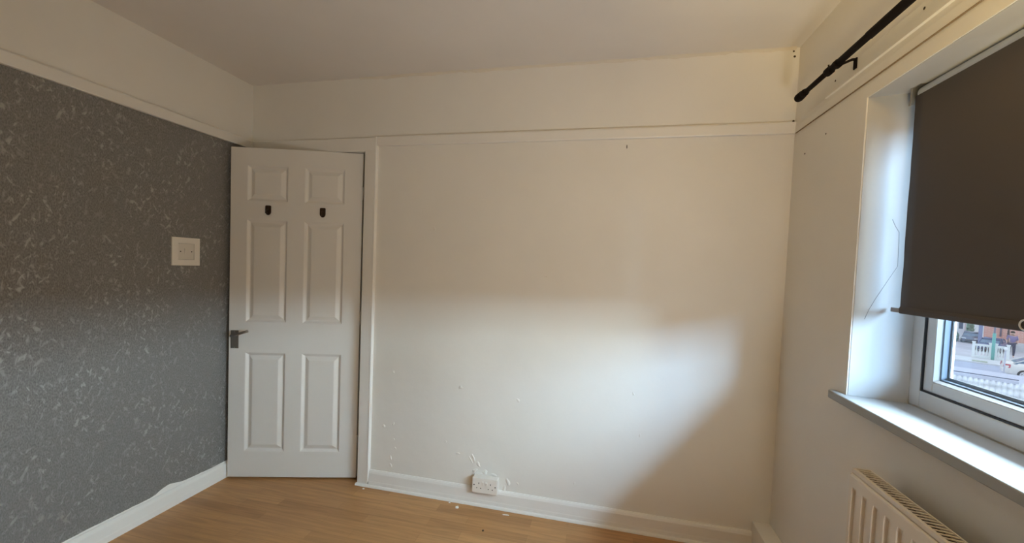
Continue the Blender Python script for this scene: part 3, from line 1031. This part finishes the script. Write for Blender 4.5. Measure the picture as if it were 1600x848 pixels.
mb.build('rear_slope', O_['lead'], parent=roof, merge=False)

# balustrade along the front gardens: two bays
def balustrade(s0, s1, label):
    th = thing('balustrade', sp_((s0 + s1) / 2, 2.5, 0.015), label, 'balustrade', 'white balustrades along the pavement')
    mb = MB(); obox(mb, s0, s1, 2.42, 2.58, 0.015, 0.16); mb.build('plinth', O_['balus'], parent=th)
    mb = MB(); obox(mb, s0, s1, 2.41, 2.59, 0.78, 0.90); mb.build('top_rail', O_['balus'], parent=th, bevel=0.01)
    k = max(3, int((s1 - s0) / 0.135))
    for i in range(k):
        s = s0 + (i + 0.5) * (s1 - s0) / k
        prof = [(0.16, .045), (0.20, .030), (0.26, .028), (0.36, .050), (0.44, .046), (0.56, .026), (0.70, .026), (0.74, .042), (0.78, .042)]
        mb = MB(); mb.tube([sp_(s, 2.5, z) for z, r in prof], [r for z, r in prof], 10)
        mb.build('baluster', O_['balus'], parent=th)
    for s in (s0 - 0.06, s1 + 0.06):
        mb = MB(); obox(mb, s - 0.07, s + 0.07, 2.42, 2.58, 0.015, 0.98); obox(mb, s - 0.09, s + 0.09, 2.40, 2.60, 0.98, 1.04)
        mb.build('end_pier', O_['balus'], parent=th, merge=False)
balustrade(-0.42, 0.18, 'white concrete balustrade left of the green post')
balustrade(0.52, 0.90, 'white concrete balustrade right of the green post')

# posts
gp = thing('street_post', sp_(0.35, 2.15, 0.02), 'tall post, green below with a white band, before the balustrades', 'post')
mb = MB(); mb.tube([sp_(.35, 2.15, .02), sp_(.35, 2.15, 1.72)], 0.075, 14); mb.build('green_base', O_['greenp'], parent=gp)
mb = MB(); mb.tube([sp_(.35, 2.15, 1.72), sp_(.35, 2.15, 3.9)], 0.045, 14); mb.build('upper_shaft', O_['greyp'], parent=gp)
mb = MB(); mb.tube([sp_(.35, 2.15, 2.12), sp_(.35, 2.15, 2.45)], 0.062, 14); mb.build('white_band', O_['white'], parent=gp)
tp = thing('marker_post', sp_(0.78, -5.75, 0.02), 'thin pale post on the near kerb in front of the silver car', 'post')
mb = MB(); mb.tube([sp_(.78, -5.75, .02), sp_(.78, -5.75, 1.52)], 0.028, 12); mb.build('shaft', O_['lead'], parent=tp)
mb = MB(); mb.tube([sp_(.78, -5.75, 1.50), sp_(.78, -5.75, 1.53), sp_(.78, -5.75, 1.62), sp_(.78, -5.75, 1.66)], [.03, .06, .06, .02], 12); mb.build('post_head', O_['white'], parent=tp)
pi_ = MB(); obox(pi_, -0.47, -0.26, 9.4, 9.7, 0.015, 3.6)
o = pi_.build('gate_pillar', O_['pillar'], origin=tuple(sp_(-.36, 9.55, .015)), bevel=0.02)
tag(o, 'tall blue-grey pillar at the left corner of the brick house', 'pillar')

# houses
bh = thing('brick_house', sp_(1.4, 10.5, 0.015), 'orange brick house across the street', 'house')
mb = MB(); obox(mb, -0.22, 2.6, 10.4, 16, 0.015, 5.0)
me_ = mb.build('house_wall', O_['brick'], parent=bh)
mb = MB(); mb.tube([sp_(.62, 10.34, .9), sp_(.62, 10.34, 4.9)], 0.05, 12); mb.build('drainpipe', O_['greyp'], parent=bh)
mb = MB(); obox(mb, 1.95, 2.6, 10.2, 10.4, 0.9, 3.6); mb.build('porch_jamb', O_['white'], parent=bh)
lw = MB(); obox(lw, 1.02, 2.6, 9.2, 9.5, 0.015, 0.62)
tag(lw.build('garden_wall', O_['pave'], origin=tuple(sp_(1.8, 9.35, .015))), 'low grey garden wall before the brick house', 'wall')
wh = thing('white_house', sp_(-2.2, 15.0, 0.015), 'white house with a bay window at the far left of the street', 'house')
mb = MB(); obox(mb, -6.0, -1.34, 14.4, 16.3, 0.015, 5.0); mb.build('house_wall', O_['white'], parent=wh)
wf = MB()
for a in (-2.10, -1.75, -1.40):
    obox(wf, a - 0.05, a + 0.05, 14.25, 14.41, 0.9, 2.6)
obox(wf, -2.15, -1.35, 14.25, 14.41, 0.78, 0.9); obox(wf, -2.15, -1.35, 14.25, 14.41, 2.6, 2.7)
wfo = wf.build('bay_window', O_['white'], parent=wh, merge=False)
mb = MB(); obox(mb, -2.05, -1.80, 14.33, 14.39, 0.9, 2.6); mb.build('window_pane', O_['shade'], parent=wfo)
mb = MB(); obox(mb, -1.70, -1.45, 14.33, 14.39, 0.9, 2.6); mb.build('window_pane', O_['shade'], parent=wfo)


def bush(name, s, n_, w, d, h, mat, label, cat, seed, cone=False):
    random.seed(seed)
    mb = MB()
    for k in range(260):
        t = random.random() * 2 * math.pi
        q = random.random() ** 0.7
        if cone:
            rad = (1 - q) * 0.95 + 0.04
            px, py, pz = w / 2 * rad * math.cos(t), d / 2 * rad * math.sin(t), q * h
        else:
            pz = random.random()
            rad = math.sqrt(max(0, 1 - (2 * pz - 1) ** 4)) * (0.75 + 0.3 * random.random())
            px, py, pz = w / 2 * rad * math.cos(t), d / 2 * rad * math.sin(t), pz * h
        c = sp_(s + px, n_ + py, 0.02 + pz)
        r = 0.10 if not cone else 0.05
        a = Vector((random.uniform(-1, 1), random.uniform(-1, 1), random.uniform(-.6, 1))).normalized()
        b = a.orthogonal().normalized(); e_ = a.cross(b)
        mb.add([c - b * r, c + e_ * r * .6 + a * r * .4, c + b * r, c - e_ * r * .6 + a * r * .4], [(0, 1, 2), (0, 2, 3)])
    # dense core
    core = []
    seg = 12
    prof = [(0.0, .55), (.2, .8), (.5, .85), (.8, .7), (.95, .4), (1.0, .05)] if not cone else [(0, .85), (.3, .62), (.6, .36), (.9, .1), (1.0, .02)]
    for q, r in prof:
        for i in range(seg):
            t = 2 * math.pi * i / seg
            core.append(sp_(s + w / 2 * r * math.cos(t), n_ + d / 2 * r * math.sin(t), 0.02 + q * h * 0.96))
    f = []
    for j in range(len(prof) - 1):
        for i in range(seg):
            f.append((j * seg + i, j * seg + (i + 1) % seg, (j + 1) * seg + (i + 1) % seg, (j + 1) * seg + i))
    mb.add(core, f)
    o = mb.build(name, mat, origin=tuple(sp_(s, n_, 0.015)), merge=False)
    tag(o, label, cat)
    return o
bush('hedge', -1.15, 17.2, 0.60, 1.0, 2.4, O_['hedge'], 'tall green hedge between the white house and the slate car', 'hedge', 1)
bush('shrub', -1.80, 12.2, 0.42, 0.9, 0.75, O_['hedge'], 'low green shrub under the bay window', 'shrub', 2)
bush('conifer', 0.99, 9.95, 0.26, 0.26, 1.75, O_['conifer'], 'dark pointed conifer before the brick wall', 'shrub', 3, True)


# cars -------------------------------------------------------------------------
def car(name, s, n_, ang, scale, paint, label, front_sign=1):
    """length along local x (front = +x), built at scale, rotated by ang from the street direction"""
    base = sp_(s, n_, -0.06 if n_ < 0 else 0.015)
    th = thing(name, base, label, 'car')
    ca, sa = math.cos(ang), math.sin(ang)
    ax = T2 * ca + N2 * sa
    ay = -T2 * sa + N2 * ca
    def P(x, y, z):
        return base + (ax * x + ay * y + Vector((0, 0, z))) * scale
    # body: cross sections along x -> (x, z_low, z_high, half width)
    sec = [(-2.15, .42, .70, .66), (-2.10, .30, .92, .76), (-1.95, .24, .98, .82), (-1.3, .20, 1.00, .86), (-0.4, .20, .95, .87), (0.6, .20, .93, .87), (1.2, .20, .90, .85), (1.75, .22, .82, .81), (2.05, .28, .68, .74), (2.15, .36, .58, .64)]
    v, f = [], []
    for x, zl, zh, hw in sec:
        v += [P(x, -hw * .92, zl), P(x, -hw, zl + .12), P(x, -hw, zl + (zh - zl) * .72), P(x, -hw * .90, zh), P(x, hw * .90, zh), P(x, hw, zl + (zh - zl) * .72), P(x, hw, zl + .12), P(x, hw * .92, zl)]
    for i in range(len(sec) - 1):
        for k in range(8):
            f.append((i * 8 + k, i * 8 + (k + 1) % 8, (i + 1) * 8 + (k + 1) % 8, (i + 1) * 8 + k))
    f += [tuple(range(8)), tuple(range((len(sec) - 1) * 8, len(sec) * 8))]
    body = MB().add(v, f, smooth=True).build('car_body', paint, parent=th)
    # cabin glass and roof
    cab = [(-1.75, .93, .97, .74), (-1.05, .92, 1.36, .62), (-0.2, .92, 1.43, .62), (0.35, .92, 1.38, .61), (1.15, .88, .92, .72)]
    v, f = [], []
    for x, zl, zh, hw in cab:
        v += [P(x, -hw - .06, zl), P(x, -hw, zh), P(x, hw, zh), P(x, hw + .06, zl)]
    for i in range(len(cab) - 1):
        for k in range(4):
            f.append((i * 4 + k, i * 4 + (k + 1) % 4, (i + 1) * 4 + (k + 1) % 4, (i + 1) * 4 + k))
    MB().add(v, f).build('windows', O_['carglass'], parent=th)
    v, f = [], []
    rf = [(-1.25, 1.27, .64), (-1.05, 1.375, .635), (-0.2, 1.445, .635), (0.35, 1.395, .625), (0.55, 1.30, .63)]
    for x, zh, hw in rf:
        v += [P(x, -hw, zh - .03), P(x, -hw * .9, zh + .015), P(x, hw * .9, zh + .015), P(x, hw, zh - .03)]
    for i in range(len(rf) - 1):
        for k in range(4):
            f.append((i * 4 + k, i * 4 + (k + 1) % 4, (i + 1) * 4 + (k + 1) % 4, (i + 1) * 4 + k))
    MB().add(v, f, smooth=True).build('car_roof', paint, parent=th)
    for x0, x1, z0, z1 in ((-1.80, -1.05, .95, 1.36), (-0.25, -0.22, .93, 1.42), (1.18, .37, .89, 1.38)):
        for sgn in (-1, 1):
            MB().tube([P(x0, sgn * .735, z0), P(x1, sgn * .635, z1)], 0.035 * scale, 6).build('window_pillar', paint, parent=th)
    for x in (-1.30, 1.32):
        for sgn in (-1, 1):
            ca_ = P(x, sgn * .74, .31); cb = P(x, sgn * .885, .31)
            wmb = MB().tube([ca_, cb], 0.315 * scale, 24)
            wo = wmb.build('wheel', O_['tyre'], parent=th)
            hb = MB()
            hb.tube([cb, cb + (cb - ca_) * 0.05], 0.215 * scale, 20)
            ho = hb.build('wheel_trim', O_['alloy'], parent=wo)
            d_ = (cb - ca_).normalized()
            for q in range(7):
                t = 2 * math.pi * q / 7
                c = cb + (cb - ca_) * 0.05 + (ax * math.cos(t) + Vector((0, 0, 1)) * math.sin(t)) * 0.135 * scale
                MB().disc(c, d_, 0.032 * scale, 0.004, 8).build('trim_hole', O_['tyre'], parent=wo)
    for sgn in (-1, 1):
        m1 = MB()
        v = [P(-2.155, sgn * .44, .66), P(-2.155, sgn * .70, .66), P(-1.90, sgn * .835, .66), P(-2.13, sgn * .44, .88), P(-2.12, sgn * .72, .88), P(-1.88, sgn * .825, .88)]
        m1.add(v + [p + Vector((0, 0, 0)) + (-ax * .012 + ay * sgn * .012) * scale for p in v], [(6, 7, 10, 9), (7, 8, 11, 10), (0, 1, 7, 6), (1, 2, 8, 7), (3, 9, 10, 4), (4, 10, 11, 5), (0, 6, 9, 3), (2, 5, 11, 8)])
        m1.build('tail_light', O_['tail'], parent=th)
        m2 = MB()
        v = [P(2.13, sgn * .38, .56), P(2.09, sgn * .64, .56), P(1.85, sgn * .79, .58), P(2.11, sgn * .38, .68), P(2.05, sgn * .66, .70), P(1.80, sgn * .79, .74)]
        m2.add(v + [p + (ax * .015 + ay * sgn * .015 + Vector((0, 0, .01))) * scale for p in v], [(6, 7, 10, 9), (7, 8, 11, 10), (0, 1, 7, 6), (1, 2, 8, 7), (3, 9, 10, 4), (4, 10, 11, 5), (0, 6, 9, 3), (2, 5, 11, 8)])
        m2.build('headlight', O_['lampw'], parent=th)
    for x, nm in ((-2.13, 'rear_bumper'), (2.10, 'front_bumper')):
        b_ = MB()
        sg = 1 if x > 0 else -1
        v = [P(x + sg * dx, yy, z) for z in (.34, .50) for dx, yy in ((-.28, -.84), (.0, -.74), (.06, -.4), (.06, .4), (0, .74), (-.28, .84))]
        v2 = [p - (ax * sg * .05) * scale for p in v]
        ff = [(i, i + 1, i + 7, i + 6) for i in range(5)] + [(12 + i, 18 + i, 19 + i, 13 + i) for i in range(5)] + [(i + 6, i + 7, i + 19, i + 18) for i in range(5)] + [(i, i + 12, i + 13, i + 1) for i in range(5)]
        b_.add(v + v2, ff)
        b_.build(nm, O_['bumper'] if paint != O_['silver'] else paint, parent=th)
    return th

car('parked_car', 2.47, -3.45, math.radians(6), 0.82, O_['silver'], 'pale silver saloon car parked on the road at the right')
car('parked_car', 0.25, 7.6, math.radians(-100), 0.66, O_['navy'], 'navy blue car parked behind the white balustrades')
car('parked_car', -0.90, 12.75, math.radians(-91), 0.60, O_['slate'], 'slate grey car on the driveway left of the tall pillar')

# pedestrian behind the silver car
def pedestrian(s, n_):
    b = sp_(s, n_, 0.015)
    j = {'pel': (0, 0, .92), 'wai': (0, 0, 1.08), 'che': (0, .01, 1.32), 'nec': (0, .0, 1.46), 'hd': (0, -.01, 1.56), 'top': (0, -.01, 1.70),
         'shl': (-.17, 0, 1.40), 'ell': (-.23, .02, 1.13), 'hal': (-.21, -.06, .90), 'shr': (.17, 0, 1.40), 'elr': (.23, .02, 1.13), 'har': (.21, -.06, .90),
         'hil': (-.09, 0, .88), 'knl': (-.10, -.06, .48), 'anl': (-.10, .02, .08), 'tol': (-.10, -.14, .04), 'hir': (.09, 0, .88), 'knr': (.10, .0, .48), 'anr': (.10, .10, .08), 'tor': (.10, -.06, .04)}
    rad = dict(pel=.14, wai=.13, che=.15, nec=.055, hd=.085, top=.075, shl=.065, ell=.045, hal=.032, shr=.065, elr=.045, har=.032, hil=.085, knl=.06, anl=.04, tol=.035, hir=.085, knr=.06, anr=.04, tor=.035)
    ed = [('pel', 'wai'), ('wai', 'che'), ('che', 'nec'), ('nec', 'hd'), ('hd', 'top'), ('che', 'shl'), ('shl', 'ell'), ('ell', 'hal'), ('che', 'shr'), ('shr', 'elr'), ('elr', 'har'), ('pel', 'hil'), ('hil', 'knl'), ('knl', 'anl'), ('anl', 'tol'), ('pel', 'hir'), ('hir', 'knr'), ('knr', 'anr'), ('anr', 'tor')]
    names = list(j)
    def mk(name, keep, grow, mat, parent, zclip=None):
        idx = {k: i for i, k in enumerate(keep)}
        me = bpy.data.meshes.new(name)
        me.from_pydata([tuple(T2 * j[k][0] + N2 * j[k][1] + Vector((0, 0, j[k][2]))) for k in keep], [(idx[a], idx[b_]) for a, b_ in ed if a in idx and b_ in idx], [])
        o = bpy.data.objects.new(name, me)
        COL.objects.link(o)
        me.materials.append(mat)
        md = o.modifiers.new('skin', 'SKIN'); md.use_smooth_shade = True
        for i, k in enumerate(keep):
            r = rad[k] * grow
            me.skin_vertices[0].data[i].radius = (r, r)
        me.skin_vertices[0].data[0].use_root = True
        sub = o.modifiers.new('sub', 'SUBSURF'); sub.levels = 1; sub.render_levels = 1
        if parent is None:
            o.location = b
        else:
            o.parent = parent
        return o
    body = mk('person', names, 1.0, O_['skin'], None)
    tag(body, 'person in a dusky lilac jacket walking behind the silver car', 'person')
    mk('jacket', ['pel', 'wai', 'che', 'shl', 'ell', 'shr', 'elr'], 1.22, O_['jacket'], body)
    mk('trousers', ['pel', 'hil', 'knl', 'anl', 'hir', 'knr', 'anr'], 1.15, O_['jeans'], body)
    h = MB()
    v, f = [], []
    for a in range(7):
        th_ = a / 6 * math.pi * 0.58
        for i in range(14):
            t = 2 * math.pi * i / 14
            v.append(T2 * (.102 * math.sin(th_) * math.cos(t)) + N2 * (-.0 + .112 * math.sin(th_) * math.sin(t) + .012) + Vector((0, 0, 1.655 + .115 * math.cos(th_))))
    for a in range(6):
        for i in range(14):
            f.append((a * 14 + i, a * 14 + (i + 1) % 14, (a + 1) * 14 + (i + 1) % 14, (a + 1) * 14 + i))
    h.add(v, f, smooth=True)
    ho = h.build('hair', O_['hair'], merge=False)
    ho.parent = body
pedestrian(1.12, 5.0)

# tidy helper property
for o in bpy.data.objects:
    if '_org' in o:
        del o['_org']
